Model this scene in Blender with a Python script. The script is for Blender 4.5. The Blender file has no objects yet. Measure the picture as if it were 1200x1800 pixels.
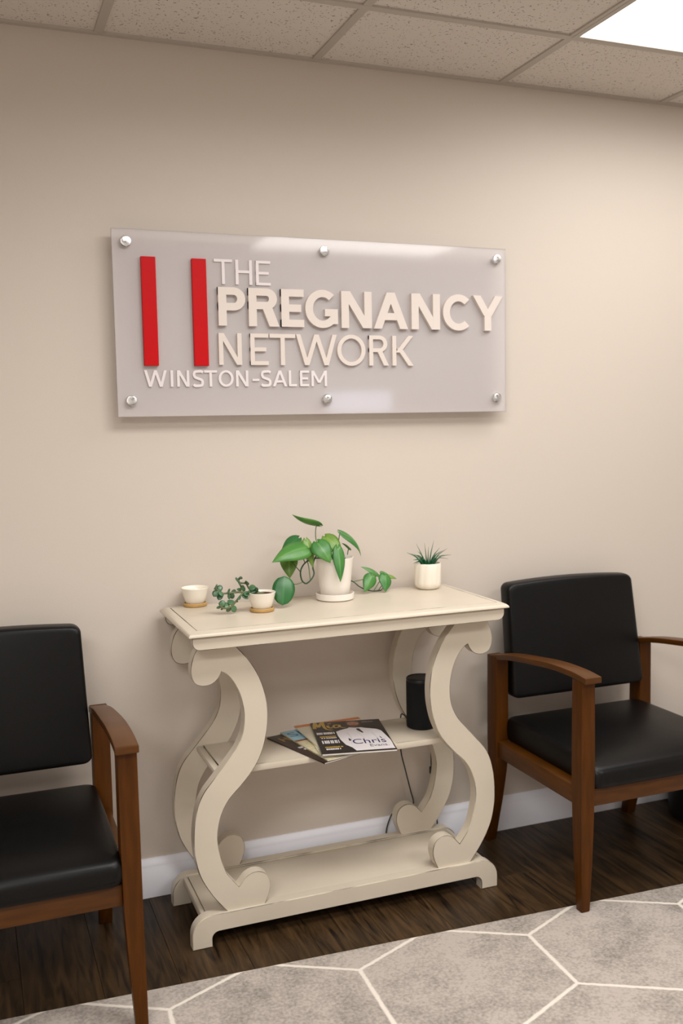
import bpy, bmesh, math, random
from mathutils import Vector, Matrix
random.seed(4)
S = bpy.context.scene
C = S.collection
PI = math.pi

# ------------------------------------------------------------------ camera
cam_d = bpy.data.cameras.new('camera'); cam = bpy.data.objects.new('camera', cam_d); C.objects.link(cam)
YAW, PITCH, ROLL = 0.3686, 0.0914, -0.0186
F = Vector((math.sin(YAW)*math.cos(PITCH), math.cos(YAW)*math.cos(PITCH), -math.sin(PITCH)))
R0 = Vector((math.cos(YAW), -math.sin(YAW), 0)); U0 = R0.cross(F)
R = R0*math.cos(ROLL) + U0*math.sin(ROLL); U = -R0*math.sin(ROLL) + U0*math.cos(ROLL)
m = Matrix((R, U, -F)).transposed().to_4x4(); m.translation = (-0.6948, -2.7254, 1.3522)
cam.matrix_world = m
cam_d.sensor_fit = 'VERTICAL'; cam_d.sensor_height = 36; cam_d.sensor_width = 24
cam_d.lens = 36*1706.3/1800; cam_d.clip_start = 0.05
cam_d.dof.use_dof = True; cam_d.dof.focus_distance = 2.5; cam_d.dof.aperture_fstop = 2.8
S.camera = cam

# ------------------------------------------------------------------ world, exposure
w = bpy.data.worlds.new('world'); S.world = w; w.use_nodes = True
w.node_tree.nodes['Background'].inputs[0].default_value = (0.9, 0.95, 1, 1)
w.node_tree.nodes['Background'].inputs[1].default_value = 0.0
S.view_settings.view_transform = 'Standard'; S.view_settings.look = 'None'
S.view_settings.gamma = 1; S.view_settings.use_curve_mapping = False
S.view_settings.exposure = 0.0
LIGHT = 4.5          # radiance of the ceiling light diffusers
LAMPS = (6.0, 21.0, 38.0, 14.0, 19.0)   # watts per ceiling light, the one in view first, the added one last
SPREAD = 165         # the prismatic lens throws the light downwards
LIGHT_COL = (1.0, 0.985, 0.955)
S.cycles.max_bounces = 10; S.cycles.diffuse_bounces = 6; S.cycles.transparent_max_bounces = 12

# ------------------------------------------------------------------ materials
def srgb(r, g, b):
    f = lambda c: ((c/255+.055)/1.055)**2.4 if c > 10 else c/255/12.92
    return (f(r), f(g), f(b), 1)
def mat(name, col, rough=.5, spec=.5, metal=0, coat=0, noise=None, bump=None, coatr=.1):
    """noise: (scale, amount, stretch xyz) multiplies the colour; bump: (scale, strength)"""
    m = bpy.data.materials.new(name); m.use_nodes = True
    nt = m.node_tree; b = nt.nodes['Principled BSDF']
    b.inputs['Base Color'].default_value = col; b.inputs['Roughness'].default_value = rough
    b.inputs['Specular IOR Level'].default_value = spec; b.inputs['Metallic'].default_value = metal
    b.inputs['Coat Weight'].default_value = coat; b.inputs['Coat Roughness'].default_value = coatr
    tc = nt.nodes.new('ShaderNodeTexCoord')
    if noise:
        mp = nt.nodes.new('ShaderNodeMapping'); mp.inputs['Scale'].default_value = noise[2]
        n = nt.nodes.new('ShaderNodeTexNoise'); n.inputs['Scale'].default_value = noise[0]; n.inputs['Detail'].default_value = 6
        r = nt.nodes.new('ShaderNodeMapRange'); r.inputs[1].default_value = .3; r.inputs[2].default_value = .7
        r.inputs[3].default_value = 1-noise[1]; r.inputs[4].default_value = 1+noise[1]
        mx = nt.nodes.new('ShaderNodeMix'); mx.data_type = 'RGBA'; mx.blend_type = 'MULTIPLY'
        mx.inputs[0].default_value = 1; mx.inputs[6].default_value = col
        nt.links.new(tc.outputs['Object'], mp.inputs[0]); nt.links.new(mp.outputs[0], n.inputs[0])
        nt.links.new(n.outputs[0], r.inputs[0]); nt.links.new(r.outputs[0], mx.inputs[7])
        nt.links.new(mx.outputs[2], b.inputs['Base Color'])
    if bump:
        n2 = nt.nodes.new('ShaderNodeTexNoise'); n2.inputs['Scale'].default_value = bump[0]; n2.inputs['Detail'].default_value = 4
        bp = nt.nodes.new('ShaderNodeBump'); bp.inputs['Strength'].default_value = bump[1]; bp.inputs['Distance'].default_value = .002
        nt.links.new(tc.outputs['Object'], n2.inputs[0]); nt.links.new(n2.outputs[0], bp.inputs['Height'])
        nt.links.new(bp.outputs[0], b.inputs['Normal'])
    return m
def emit(name, col, s):
    m = bpy.data.materials.new(name); m.use_nodes = True; b = m.node_tree.nodes['Principled BSDF']
    b.inputs['Base Color'].default_value = (.8, .8, .8, 1); b.inputs['Emission Color'].default_value = (*col[:3], 1); b.inputs['Emission Strength'].default_value = s
    return m

M = {}
M['wall'] = mat('wall_paint', srgb(204, 193, 182), .55, .35, bump=(220, .08))
M['wall_far'] = mat('wall_paint_pale', srgb(228, 222, 215), .6, .3)
M['trimwhite'] = mat('trim_paint', srgb(240, 241, 250), .35, .5)
M['cream'] = mat('cream_paint', srgb(202, 191, 174), .34, .5, noise=(5, .05, (1, 1, 1)), bump=(60, .06))
M['glaze'] = mat('dark_glaze', srgb(84, 74, 58), .5)
M['wood'] = mat('walnut_stain', srgb(76, 41, 6), .42, .16, noise=(14, .22, (6, 6, .6)))
M['wood_h'] = mat('walnut_stain_horizontal', srgb(80, 45, 8), .36, .3, noise=(14, .22, (.8, .6, 6)))
M['vinyl'] = mat('black_vinyl', srgb(9, 8, 8), .38, .22, bump=(500, .10))
M['white_ceramic'] = mat('white_ceramic', srgb(236, 229, 220), .35, .5)
M['ivory_ceramic'] = mat('ivory_ceramic', srgb(236, 228, 214), .25, .5)
M['saucerwood'] = mat('bamboo', srgb(180, 142, 82), .5, noise=(30, .12, (1, 6, 1)))
M['soil'] = mat('potting_soil', srgb(70, 48, 34), .9, .2, noise=(120, .6, (1, 1, 1)), bump=(150, 1))
M['stem'] = mat('green_stem', srgb(70, 100, 48), .5)
M['vine'] = mat('dark_vine', srgb(34, 62, 36), .5)
M['jstem'] = mat('jade_stem', srgb(92, 98, 58), .5)
M['black'] = mat('black_plastic', srgb(20, 20, 21), .45, .4)
M['fabric'] = mat('speaker_fabric', srgb(20, 20, 21), .9, .3, bump=(900, .4))
M['cord'] = mat('cord_rubber', srgb(22, 26, 24), .5)
M['red'] = mat('red_acrylic', srgb(190, 8, 16), .45, .15)
M['letter'] = mat('letter_cream', srgb(216, 205, 197), .5, .3)
M['letterw'] = mat('letter_white', srgb(222, 214, 214), .5, .3)
M['metal_white'] = mat('tee_enamel', srgb(184, 176, 166), .5, .4)
M['paper'] = mat('paper', srgb(228, 222, 216), .6)
M['ink'] = mat('cover_black', srgb(27, 24, 24), .28, .5)
M['cbrown'] = mat('cover_brown', srgb(44, 29, 24), .28, .5)
M['cblue'] = mat('cover_sky', srgb(150, 196, 214), .28, .5, noise=(25, .2, (1, 1, 1)))
M['cpale'] = mat('cover_pale', srgb(206, 196, 160), .28, .5, noise=(40, .22, (1, 1, 1)))
M['ccream'] = mat('cover_cream', srgb(216, 208, 184), .28, .5)
M['corange'] = mat('print_orange', srgb(206, 116, 40), .3)
M['cgreen'] = mat('print_green', srgb(150, 190, 56), .3)
M['cnavy'] = mat('print_navy', srgb(34, 30, 92), .3)
M['cteal'] = mat('print_teal', srgb(36, 112, 158), .3)
M['cred'] = mat('print_rust', srgb(140, 66, 36), .3)
M['cyellow'] = mat('print_yellow', srgb(222, 200, 60), .3)
M['cgold'] = mat('print_gold', srgb(188, 152, 60), .3)
M['cwhite'] = mat('print_white', srgb(222, 216, 218), .3)
M['cshade'] = mat('print_shirt_fold', srgb(208, 201, 205), .3)
M['cskin'] = mat('print_skin', srgb(178, 128, 104), .3)
M['chair'] = mat('print_beard', srgb(92, 60, 46), .3)
M['cgrey'] = mat('print_grey', srgb(110, 108, 112), .3)
M['light'] = emit('light_diffuser', LIGHT_COL, LIGHT)
M['daylight'] = emit('window_daylight', (.72, .78, 1.0), 5.0)
M['bin'] = mat('bin_plastic', srgb(14, 14, 15), .5)

def leafmat(name, c1, c2, rib, rough=.38):
    m = bpy.data.materials.new(name); m.use_nodes = True; nt = m.node_tree; b = nt.nodes['Principled BSDF']
    uv = nt.nodes.new('ShaderNodeUVMap'); sep = nt.nodes.new('ShaderNodeSeparateXYZ'); nt.links.new(uv.outputs[0], sep.inputs[0])
    tc = nt.nodes.new('ShaderNodeTexCoord'); n = nt.nodes.new('ShaderNodeTexNoise'); n.inputs['Scale'].default_value = 28
    nt.links.new(tc.outputs['Object'], n.inputs[0])
    oi = nt.nodes.new('ShaderNodeObjectInfo')
    ad = nt.nodes.new('ShaderNodeMath'); ad.operation = 'MULTIPLY_ADD'; ad.inputs[1].default_value = .55; nt.links.new(oi.outputs['Random'], ad.inputs[0]); 
    mr = nt.nodes.new('ShaderNodeMapRange'); mr.inputs[1].default_value = .35; mr.inputs[2].default_value = .65; mr.inputs[3].default_value = 0; mr.inputs[4].default_value = .5
    nt.links.new(n.outputs[0], mr.inputs[0]); nt.links.new(mr.outputs[0], ad.inputs[2])
    mx = nt.nodes.new('ShaderNodeMix'); mx.data_type = 'RGBA'; mx.inputs[6].default_value = c1; mx.inputs[7].default_value = c2
    nt.links.new(ad.outputs[0], mx.inputs[0])
    d = nt.nodes.new('ShaderNodeMath'); d.operation = 'ABSOLUTE'; nt.links.new(sep.outputs[0], d.inputs[0])
    lt = nt.nodes.new('ShaderNodeMapRange'); lt.inputs[1].default_value = .03; lt.inputs[2].default_value = .12; lt.inputs[3].default_value = .55; lt.inputs[4].default_value = 0
    nt.links.new(d.outputs[0], lt.inputs[0])
    mx2 = nt.nodes.new('ShaderNodeMix'); mx2.data_type = 'RGBA'; mx2.inputs[7].default_value = rib
    nt.links.new(lt.outputs[0], mx2.inputs[0]); nt.links.new(mx.outputs[2], mx2.inputs[6]); nt.links.new(mx2.outputs[2], b.inputs['Base Color'])
    b.inputs['Roughness'].default_value = rough
    b.inputs['Subsurface Weight'].default_value = 0
    return m
M['leaf'] = leafmat('philodendron_leaf', srgb(44, 108, 46), srgb(84, 138, 58), srgb(106, 156, 78))
M['leafdark'] = leafmat('philodendron_leaf_dark', srgb(26, 80, 40), srgb(42, 106, 48), srgb(60, 124, 60))
M['leafolive'] = leafmat('philodendron_leaf_olive', srgb(84, 124, 40), srgb(112, 146, 56), srgb(136, 160, 76))
M['jade'] = leafmat('jade_leaf', srgb(38, 74, 46), srgb(82, 120, 84), srgb(66, 106, 70), .3)
M['blade'] = leafmat('blade_leaf', srgb(18, 74, 48), srgb(34, 104, 64), srgb(50, 120, 60), .4)

def tile_mat():
    m = mat('ceiling_tile_fissured', srgb(208, 194, 180), .85, .2); nt = m.node_tree; b = nt.nodes['Principled BSDF']
    tc = nt.nodes.new('ShaderNodeTexCoord'); oi = nt.nodes.new('ShaderNodeObjectInfo')
    va = nt.nodes.new('ShaderNodeVectorMath'); va.operation = 'ADD'; nt.links.new(tc.outputs['Object'], va.inputs[0]); nt.links.new(oi.outputs['Location'], va.inputs[1])
    wn = nt.nodes.new('ShaderNodeTexNoise'); wn.inputs['Scale'].default_value = 30; wn.inputs['Detail'].default_value = 2
    nt.links.new(va.outputs[0], wn.inputs[0])
    vs = nt.nodes.new('ShaderNodeVectorMath'); vs.operation = 'SCALE'; vs.inputs[3].default_value = .016; nt.links.new(wn.outputs['Color'], vs.inputs[0])
    va2 = nt.nodes.new('ShaderNodeVectorMath'); nt.links.new(va.outputs[0], va2.inputs[0]); nt.links.new(vs.outputs[0], va2.inputs[1])
    n = nt.nodes.new('ShaderNodeTexNoise'); n.inputs['Scale'].default_value = 165; n.inputs['Detail'].default_value = 1; n.inputs['Roughness'].default_value = .4
    nt.links.new(va2.outputs[0], n.inputs[0])
    r = nt.nodes.new('ShaderNodeMapRange'); r.inputs[1].default_value = .29; r.inputs[2].default_value = .35; r.inputs[3].default_value = .42; r.inputs[4].default_value = 1
    nt.links.new(n.outputs[0], r.inputs[0])
    mx = nt.nodes.new('ShaderNodeMix'); mx.data_type = 'RGBA'; mx.blend_type = 'MULTIPLY'; mx.inputs[0].default_value = 1; mx.inputs[6].default_value = srgb(218, 210, 202)
    nt.links.new(r.outputs[0], mx.inputs[7]); nt.links.new(mx.outputs[2], b.inputs['Base Color'])
    bp = nt.nodes.new('ShaderNodeBump'); bp.inputs['Strength'].default_value = .5; bp.inputs['Distance'].default_value = .003
    nt.links.new(r.outputs[0], bp.inputs['Height']); nt.links.new(bp.outputs[0], b.inputs['Normal'])
    return m
M['tile'] = tile_mat()

def plank_mat():
    m = mat('floor_plank_walnut', srgb(60, 42, 28), .42, .22); nt = m.node_tree; b = nt.nodes['Principled BSDF']
    tc = nt.nodes.new('ShaderNodeTexCoord'); oi = nt.nodes.new('ShaderNodeObjectInfo')
    va = nt.nodes.new('ShaderNodeVectorMath'); va.operation = 'MULTIPLY_ADD'; va.inputs[1].default_value = (7.3, 3.1, 0)
    nt.links.new(oi.outputs['Location'], va.inputs[0]); nt.links.new(tc.outputs['Object'], va.inputs[2])
    mp = nt.nodes.new('ShaderNodeMapping'); mp.inputs['Scale'].default_value = (22, 2.2, 1); nt.links.new(va.outputs[0], mp.inputs[0])
    n = nt.nodes.new('ShaderNodeTexNoise'); n.inputs['Scale'].default_value = 2.2; n.inputs['Detail'].default_value = 7; n.inputs['Distortion'].default_value = 1.2
    nt.links.new(mp.outputs[0], n.inputs[0])
    cr = nt.nodes.new('ShaderNodeValToRGB'); e = cr.color_ramp.elements
    e[0].position = .28; e[0].color = srgb(13, 8, 4); e[1].position = .80; e[1].color = srgb(88, 65, 40)
    nt.links.new(n.outputs[0], cr.inputs[0])
    mr = nt.nodes.new('ShaderNodeMapRange'); mr.inputs[3].default_value = .72; mr.inputs[4].default_value = 1.1; nt.links.new(oi.outputs['Random'], mr.inputs[0])
    mx = nt.nodes.new('ShaderNodeMix'); mx.data_type = 'RGBA'; mx.blend_type = 'MULTIPLY'; mx.inputs[0].default_value = 1
    nt.links.new(cr.outputs[0], mx.inputs[6]); nt.links.new(mr.outputs[0], mx.inputs[7]); nt.links.new(mx.outputs[2], b.inputs['Base Color'])
    bp = nt.nodes.new('ShaderNodeBump'); bp.inputs['Strength'].default_value = .15; bp.inputs['Distance'].default_value = .001
    nt.links.new(n.outputs[0], bp.inputs['Height']); nt.links.new(bp.outputs[0], b.inputs['Normal'])
    return m
M['plank'] = plank_mat()

def rug_mat():
    m = mat('rug_hexagon_weave', srgb(170, 164, 158), .95, .1); nt = m.node_tree; b = nt.nodes['Principled BSDF']
    N = nt.nodes.new; L = nt.links.new
    def mth(op, a, bb=None, c=None):
        n = N('ShaderNodeMath'); n.operation = op
        for i, v in enumerate((a, bb, c)):
            if v is None: continue
            if isinstance(v, (int, float)): n.inputs[i].default_value = v
            else: L(v, n.inputs[i])
        return n.outputs[0]
    tc = N('ShaderNodeTexCoord')
    wob = N('ShaderNodeTexNoise'); wob.inputs['Scale'].default_value = 60; wob.inputs['Detail'].default_value = 3; L(tc.outputs['Object'], wob.inputs[0])
    ws = N('ShaderNodeVectorMath'); ws.operation = 'SCALE'; ws.inputs[3].default_value = .006; L(wob.outputs['Color'], ws.inputs[0])
    wa = N('ShaderNodeVectorMath'); wa.operation = 'ADD'; L(tc.outputs['Object'], wa.inputs[0]); L(ws.outputs[0], wa.inputs[1])
    sp = N('ShaderNodeSeparateXYZ'); L(wa.outputs[0], sp.inputs[0])
    W = .468; T3 = math.sqrt(3)
    px = mth('DIVIDE', mth('SUBTRACT', sp.outputs[0], .252), W)
    py = mth('DIVIDE', mth('MULTIPLY_ADD', sp.outputs[1], 1.155, .2426), W)
    def cell(ox, oy):
        ax = mth('SUBTRACT', mth('FLOORED_MODULO', mth('ADD', px, ox), 1.0), .5)
        ay = mth('SUBTRACT', mth('FLOORED_MODULO', mth('ADD', py, oy), T3), T3/2)
        ax = mth('ABSOLUTE', ax); ay = mth('ABSOLUTE', ay)
        return mth('MAXIMUM', ax, mth('ADD', mth('MULTIPLY', ax, .5), mth('MULTIPLY', ay, T3/2)))
    d = mth('MINIMUM', cell(.5, T3/2), cell(0, 0))          # distance to hexagon centre, .5 on the edge
    ln = N('ShaderNodeMapRange'); ln.inputs[1].default_value = .484; ln.inputs[2].default_value = .493; L(d, ln.inputs[0])
    n1 = N('ShaderNodeTexNoise'); n1.inputs['Scale'].default_value = 5; n1.inputs['Detail'].default_value = 8; n1.inputs['Roughness'].default_value = .75; L(tc.outputs['Object'], n1.inputs[0])
    n2 = N('ShaderNodeTexNoise'); n2.inputs['Scale'].default_value = 130; n2.inputs['Detail'].default_value = 4; L(tc.outputs['Object'], n2.inputs[0])
    cr = N('ShaderNodeValToRGB'); e = cr.color_ramp.elements; e[0].position = .33; e[0].color = srgb(122, 116, 109); e[1].position = .56; e[1].color = srgb(178, 168, 160)
    mxf = mth('ADD', mth('MULTIPLY', n1.outputs[0], .62), mth('MULTIPLY', n2.outputs[0], .38)); L(mxf, cr.inputs[0])
    mx = N('ShaderNodeMix'); mx.data_type = 'RGBA'; L(ln.outputs[0], mx.inputs[0]); L(cr.outputs[0], mx.inputs[6]); mx.inputs[7].default_value = srgb(220, 211, 200)
    L(mx.outputs[2], b.inputs['Base Color'])
    bp = N('ShaderNodeBump'); bp.inputs['Strength'].default_value = .5; bp.inputs['Distance'].default_value = .003
    h = mth('ADD', n2.outputs[0], mth('MULTIPLY', ln.outputs[0], .6)); L(h, bp.inputs['Height']); L(bp.outputs[0], b.inputs['Normal'])
    return m
M['rug'] = rug_mat()

def glaze_edge_mat():      # worn chamfers: cream paint with dark glaze left in streaks
    m = mat('worn_glazed_edge', srgb(204, 194, 172), .42); nt = m.node_tree; b = nt.nodes['Principled BSDF']
    tc = nt.nodes.new('ShaderNodeTexCoord'); n = nt.nodes.new('ShaderNodeTexNoise'); n.inputs['Scale'].default_value = 9; n.inputs['Detail'].default_value = 3
    cr = nt.nodes.new('ShaderNodeValToRGB'); e = cr.color_ramp.elements; e[0].position = .40; e[0].color = srgb(70, 62, 48); e[1].position = .60; e[1].color = srgb(194, 183, 160)
    nt.links.new(tc.outputs['Object'], n.inputs[0]); nt.links.new(n.outputs[0], cr.inputs[0]); nt.links.new(cr.outputs[0], b.inputs['Base Color'])
    return m
M['edge'] = glaze_edge_mat()

def acrylic_mat():
    m = bpy.data.materials.new('frosted_acrylic'); m.use_nodes = True; nt = m.node_tree; b = nt.nodes['Principled BSDF']; o = nt.nodes['Material Output']
    b.inputs['Base Color'].default_value = srgb(240, 233, 233); b.inputs['Roughness'].default_value = .4; b.inputs['Specular IOR Level'].default_value = .6
    t = nt.nodes.new('ShaderNodeBsdfTransparent'); t.inputs[0].default_value = (.96, .955, .96, 1)
    mx = nt.nodes.new('ShaderNodeMixShader'); mx.inputs[0].default_value = .46; b.inputs['Specular IOR Level'].default_value = 0
    g = nt.nodes.new('ShaderNodeBsdfGlossy'); g.inputs['Roughness'].default_value = .06
    fr = nt.nodes.new('ShaderNodeFresnel'); fr.inputs[0].default_value = 1.5; mg = nt.nodes.new('ShaderNodeMixShader')
    tl = nt.nodes.new('ShaderNodeBsdfTranslucent'); tl.inputs[0].default_value = srgb(240, 234, 238); df = nt.nodes.new('ShaderNodeMixShader'); df.inputs[0].default_value = .12
    nt.links.new(b.outputs[0], df.inputs[1]); nt.links.new(tl.outputs[0], df.inputs[2])
    nt.links.new(t.outputs[0], mx.inputs[1]); nt.links.new(df.outputs[0], mx.inputs[2])
    nt.links.new(fr.outputs[0], mg.inputs[0]); nt.links.new(mx.outputs[0], mg.inputs[1]); nt.links.new(g.outputs[0], mg.inputs[2]); nt.links.new(mg.outputs[0], o.inputs[0])
    return m
M['acrylic'] = acrylic_mat()
def brushed_mat():
    m = mat('brushed_steel', (.78, .78, .78, 1), .22, .5, 1); nt = m.node_tree; b = nt.nodes['Principled BSDF']
    b.inputs['Anisotropic'].default_value = .85
    t = nt.nodes.new('ShaderNodeTangent'); t.direction_type = 'RADIAL'; t.axis = 'Y'; nt.links.new(t.outputs[0], b.inputs['Tangent'])
    return m
M['steel'] = brushed_mat()

# ------------------------------------------------------------------ mesh helpers
class B:
    """collects shapes in world coordinates; build() links them as one mesh object"""
    def __init__(s): s.v = []; s.f = []; s.mi = []; s.uv = {}
    def add(s, vs, fs, mi=0):
        k = len(s.v); s.v += [Vector(v) for v in vs]; s.f += [tuple(i+k for i in f) for f in fs]; s.mi += [mi]*len(fs); return s
    def box(s, x0, x1, y0, y1, z0, z1, bev=0, mi=0, seg=2):
        bm = bmesh.new(); bmesh.ops.create_cube(bm, size=1)
        for v in bm.verts: v.co = Vector(((x0+x1)/2+v.co.x*(x1-x0), (y0+y1)/2+v.co.y*(y1-y0), (z0+z1)/2+v.co.z*(z1-z0)))
        if bev: bmesh.ops.bevel(bm, geom=bm.edges[:], offset=bev, segments=seg, profile=.5, affect='EDGES')
        return s.frombm(bm, mi)
    def frombm(s, bm, mi=0, mat4=None):
        if mat4 is not None: bm.transform(mat4)
        bm.verts.index_update(); vs = [v.co.copy() for v in bm.verts]; fs = [[v.index for v in f.verts] for f in bm.faces]; ms = [f.material_index for f in bm.faces]; bm.free()
        k = len(s.v); s.v += vs; s.f += [tuple(i+k for i in f) for f in fs]; s.mi += [mi or a for a in ms]; return s
    def tube(s, pts, r, n=8, mi=0, sq=1.0):
        pts = [Vector(p) for p in pts]; k = len(s.v); N = len(pts)
        if not isinstance(r, (list, tuple)): r = [r]*N
        a = None
        for i, p in enumerate(pts):
            d = (pts[min(i+1, N-1)]-pts[max(i-1, 0)]).normalized()
            if a is None: a = d.orthogonal().normalized()
            a = (a - d*a.dot(d)).normalized(); c = d.cross(a)
            for j in range(n):
                t = 2*PI*j/n; s.v.append(p + (a*math.cos(t) + c*math.sin(t)*sq)*r[i])
        for i in range(N-1):
            for j in range(n): s.f.append((k+i*n+j, k+i*n+(j+1) % n, k+(i+1)*n+(j+1) % n, k+(i+1)*n+j)); s.mi.append(mi)
        s.f.append(tuple(k+j for j in reversed(range(n)))); s.mi.append(mi)
        s.f.append(tuple(k+(N-1)*n+j for j in range(n))); s.mi.append(mi); return s
    def lathe(s, prof, c, n=40, mi=0, wob=None):
        k = len(s.v); P = len(prof)
        for i, (r, z) in enumerate(prof):
            for j in range(n):
                t = 2*PI*j/n; rr = r*(wob(t, z) if wob else 1)
                s.v.append(Vector((c[0]+rr*math.cos(t), c[1]+rr*math.sin(t), c[2]+z)))
        for i in range(P-1):
            for j in range(n): s.f.append((k+i*n+j, k+i*n+(j+1) % n, k+(i+1)*n+(j+1) % n, k+(i+1)*n+j)); s.mi.append(mi)
        for i, rev in ((0, True), (P-1, False)):
            if prof[i][0] > 1e-5:
                q = [k+i*n+j for j in range(n)]; s.f.append(tuple(reversed(q) if rev else q)); s.mi.append(mi)
        return s
    def slab_xz(s, out, y0, y1, chamfer=0, mi=0, mie=1):
        """outline in x-z extruded from y0 (front) to y1 (back); the front perimeter gets a chamfer of material mie"""
        bm = bmesh.new(); fv = [bm.verts.new((x, y0, z)) for x, z in out]
        f = bm.faces.new(fv); f.normal_update()
        if f.normal.y > 0: f.normal_flip()
        r = bmesh.ops.extrude_face_region(bm, geom=[f])
        nv = [g for g in r['geom'] if isinstance(g, bmesh.types.BMVert)]
        # extrusion moves the new cap; the new cap becomes the back
        for v in nv: v.co.y = y1
        fr = [fa for fa in bm.faces if all(abs(v.co.y-y0) < 1e-6 for v in fa.verts)]
        if not fr: fr = [bm.faces.new([v for v in fv])]
        if chamfer:
            es = set(e for fa in bm.faces for e in fa.edges if all(abs(v.co.y-y0) < 1e-6 for v in e.verts))
            b = bmesh.ops.bevel(bm, geom=list(es), offset=chamfer, segments=1, affect='EDGES')
            for fa in b['faces']: fa.material_index = mie
        bmesh.ops.recalc_face_normals(bm, faces=bm.faces[:])
        return s.frombm(bm, mi)
    def build(s, name, mats, parent=None, smooth=True, angle=35):
        me = bpy.data.meshes.new(name)
        o = bpy.data.objects.new(name, me); C.objects.link(o)
        off = Vector((0, 0, 0))
        if parent is not None:
            p = parent
            while p is not None: off += Vector(p.location); p = p.parent
            o.parent = parent
            loc = Vector((0, 0, 0))
        else:
            xs = [v.x for v in s.v]; ys = [v.y for v in s.v]; zs = [v.z for v in s.v]
            off = Vector(((min(xs)+max(xs))/2, (min(ys)+max(ys))/2, min(zs))); loc = off
        me.from_pydata([v-off for v in s.v], [], s.f)
        o.location = loc
        if not isinstance(mats, (list, tuple)): mats = [mats]
        for mm in mats: me.materials.append(mm)
        for p, i in zip(me.polygons, s.mi): p.material_index = i
        bm = bmesh.new(); bm.from_mesh(me); bmesh.ops.recalc_face_normals(bm, faces=bm.faces[:]); bm.to_mesh(me); bm.free()
        if smooth: me.shade_smooth(); me.set_sharp_from_angle(angle=math.radians(angle))
        for p in me.polygons:
            if len(p.vertices) > 20: p.use_smooth = False
        return o
def tag(o, label=None, cat=None, group=None, kind=None):
    for k, v in (('label', label), ('category', cat), ('group', group), ('kind', kind)):
        if v: o[k] = v
    return o
def thing(name, loc, label, cat, group=None):
    o = bpy.data.objects.new(name, None); C.objects.link(o); o.location = loc; o.empty_display_size = .05
    return tag(o, label, cat, group)
def struct(o): return tag(o, kind='structure')
def catmull(pts, n=6, closed=False):
    pts = [Vector(p) for p in pts]; N = len(pts); out = []
    for i in range(N if closed else N-1):
        g = lambda k: pts[k % N] if closed else pts[max(0, min(N-1, k))]
        a, b, c, d = g(i-1), g(i), g(i+1), g(i+2)
        for j in range(n):
            t = j/n; out.append(.5*((2*b)+(c-a)*t+(2*a-5*b+4*c-d)*t*t+(3*b-a-3*c+d)*t**3))
    if not closed: out.append(pts[-1])
    return out

# ------------------------------------------------------------------ room shell
XL, XR, YF, H = -3.36, 3.35, -4.652, 2.389
struct(B().box(XL-.1, XR+.1, 0, .1, -.05, 2.6).build('wall_back', M['wall'], smooth=False))
struct(B().box(XL-.1, XL, YF-.1, 0, -.05, 2.6).build('wall_left', M['wall_far'], smooth=False))
struct(B().box(XR, XR+.1, YF-.1, 0, -.05, 2.6).build('wall_right', M['wall_far'], smooth=False))
struct(B().box(XL, XR, YF-.1, YF, -.05, 2.6).build('wall_front', M['wall_far'], smooth=False))
floor = struct(B().box(XL, XR, YF, 0, -.05, -.006).build('floor', M['glaze'], smooth=False))
ceiling = struct(B().box(XL, XR, YF, 0, H+.02, H+.1).build('ceiling', M['metal_white'], smooth=False))

# ceiling tiles, runners and cross tees
GX = [-.3098+.61*k for k in range(-5, 7)]; GX[0] = XL
GY = [0, -.382]+[-.992, -1.602, -2.42, -3.03, -3.432, -4.042, YF]
fixtures = {(7, 1): 0, (8, 1): 0, (7, 4): 1, (8, 4): 1, (2, 4): 2, (3, 4): 2, (2, 6): 3, (3, 6): 3, (5, 2): 4, (6, 2): 4}
cache = {}
def shared(name, key, maker, matl, parent, loc):
    if key not in cache:
        me = bpy.data.meshes.new(name); bm = bmesh.new(); maker(bm); bm.to_mesh(me); bm.free(); me.materials.append(matl); cache[key] = me
    o = bpy.data.objects.new(name, cache[key]); C.objects.link(o); o.parent = parent; o.location = Vector(loc)-Vector(parent.location); return o
def boxmaker(sx, sy, sz, bev):
    def f(bm):
        bmesh.ops.create_cube(bm, size=1)
        for v in bm.verts: v.co = Vector((v.co.x*sx, v.co.y*sy, v.co.z*sz))
        if bev: bmesh.ops.bevel(bm, geom=[e for e in bm.edges], offset=bev, segments=1, affect='EDGES')
    return f
for i in range(len(GX)-1):
    for j in range(len(GY)-1):
        if (i, j) in fixtures: continue
        sx, sy = GX[i+1]-GX[i]-.006, GY[j]-GY[j+1]-.006
        shared('ceiling_tile', ('t', round(sx, 3), round(sy, 3)), boxmaker(sx, sy, .014, .003), M['tile'], ceiling, ((GX[i]+GX[i+1])/2, (GY[j]+GY[j+1])/2, H+.013))
for y in GY[1:-1]:
    shared('ceiling_runner', 'run', boxmaker(XR-XL, .024, .012, 0), M['metal_white'], ceiling, ((XL+XR)/2, y, H+.0065))
for i, x in enumerate(GX[1:-1]):
    for j in range(len(GY)-1):
        if fixtures.get((i, j), -1) == fixtures.get((i+1, j), -2): continue
        L = GY[j]-GY[j+1]-.024
        shared('cross_tee', ('ct', round(L, 3)), boxmaker(.024, L, .011, 0), M['metal_white'], ceiling, (x, (GY[j]+GY[j+1])/2, H+.0065))
struct(B().box(XL, XR, -.016, 0, H-.001, H+.012).build('trim_1', M['metal_white'], smooth=False))

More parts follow.
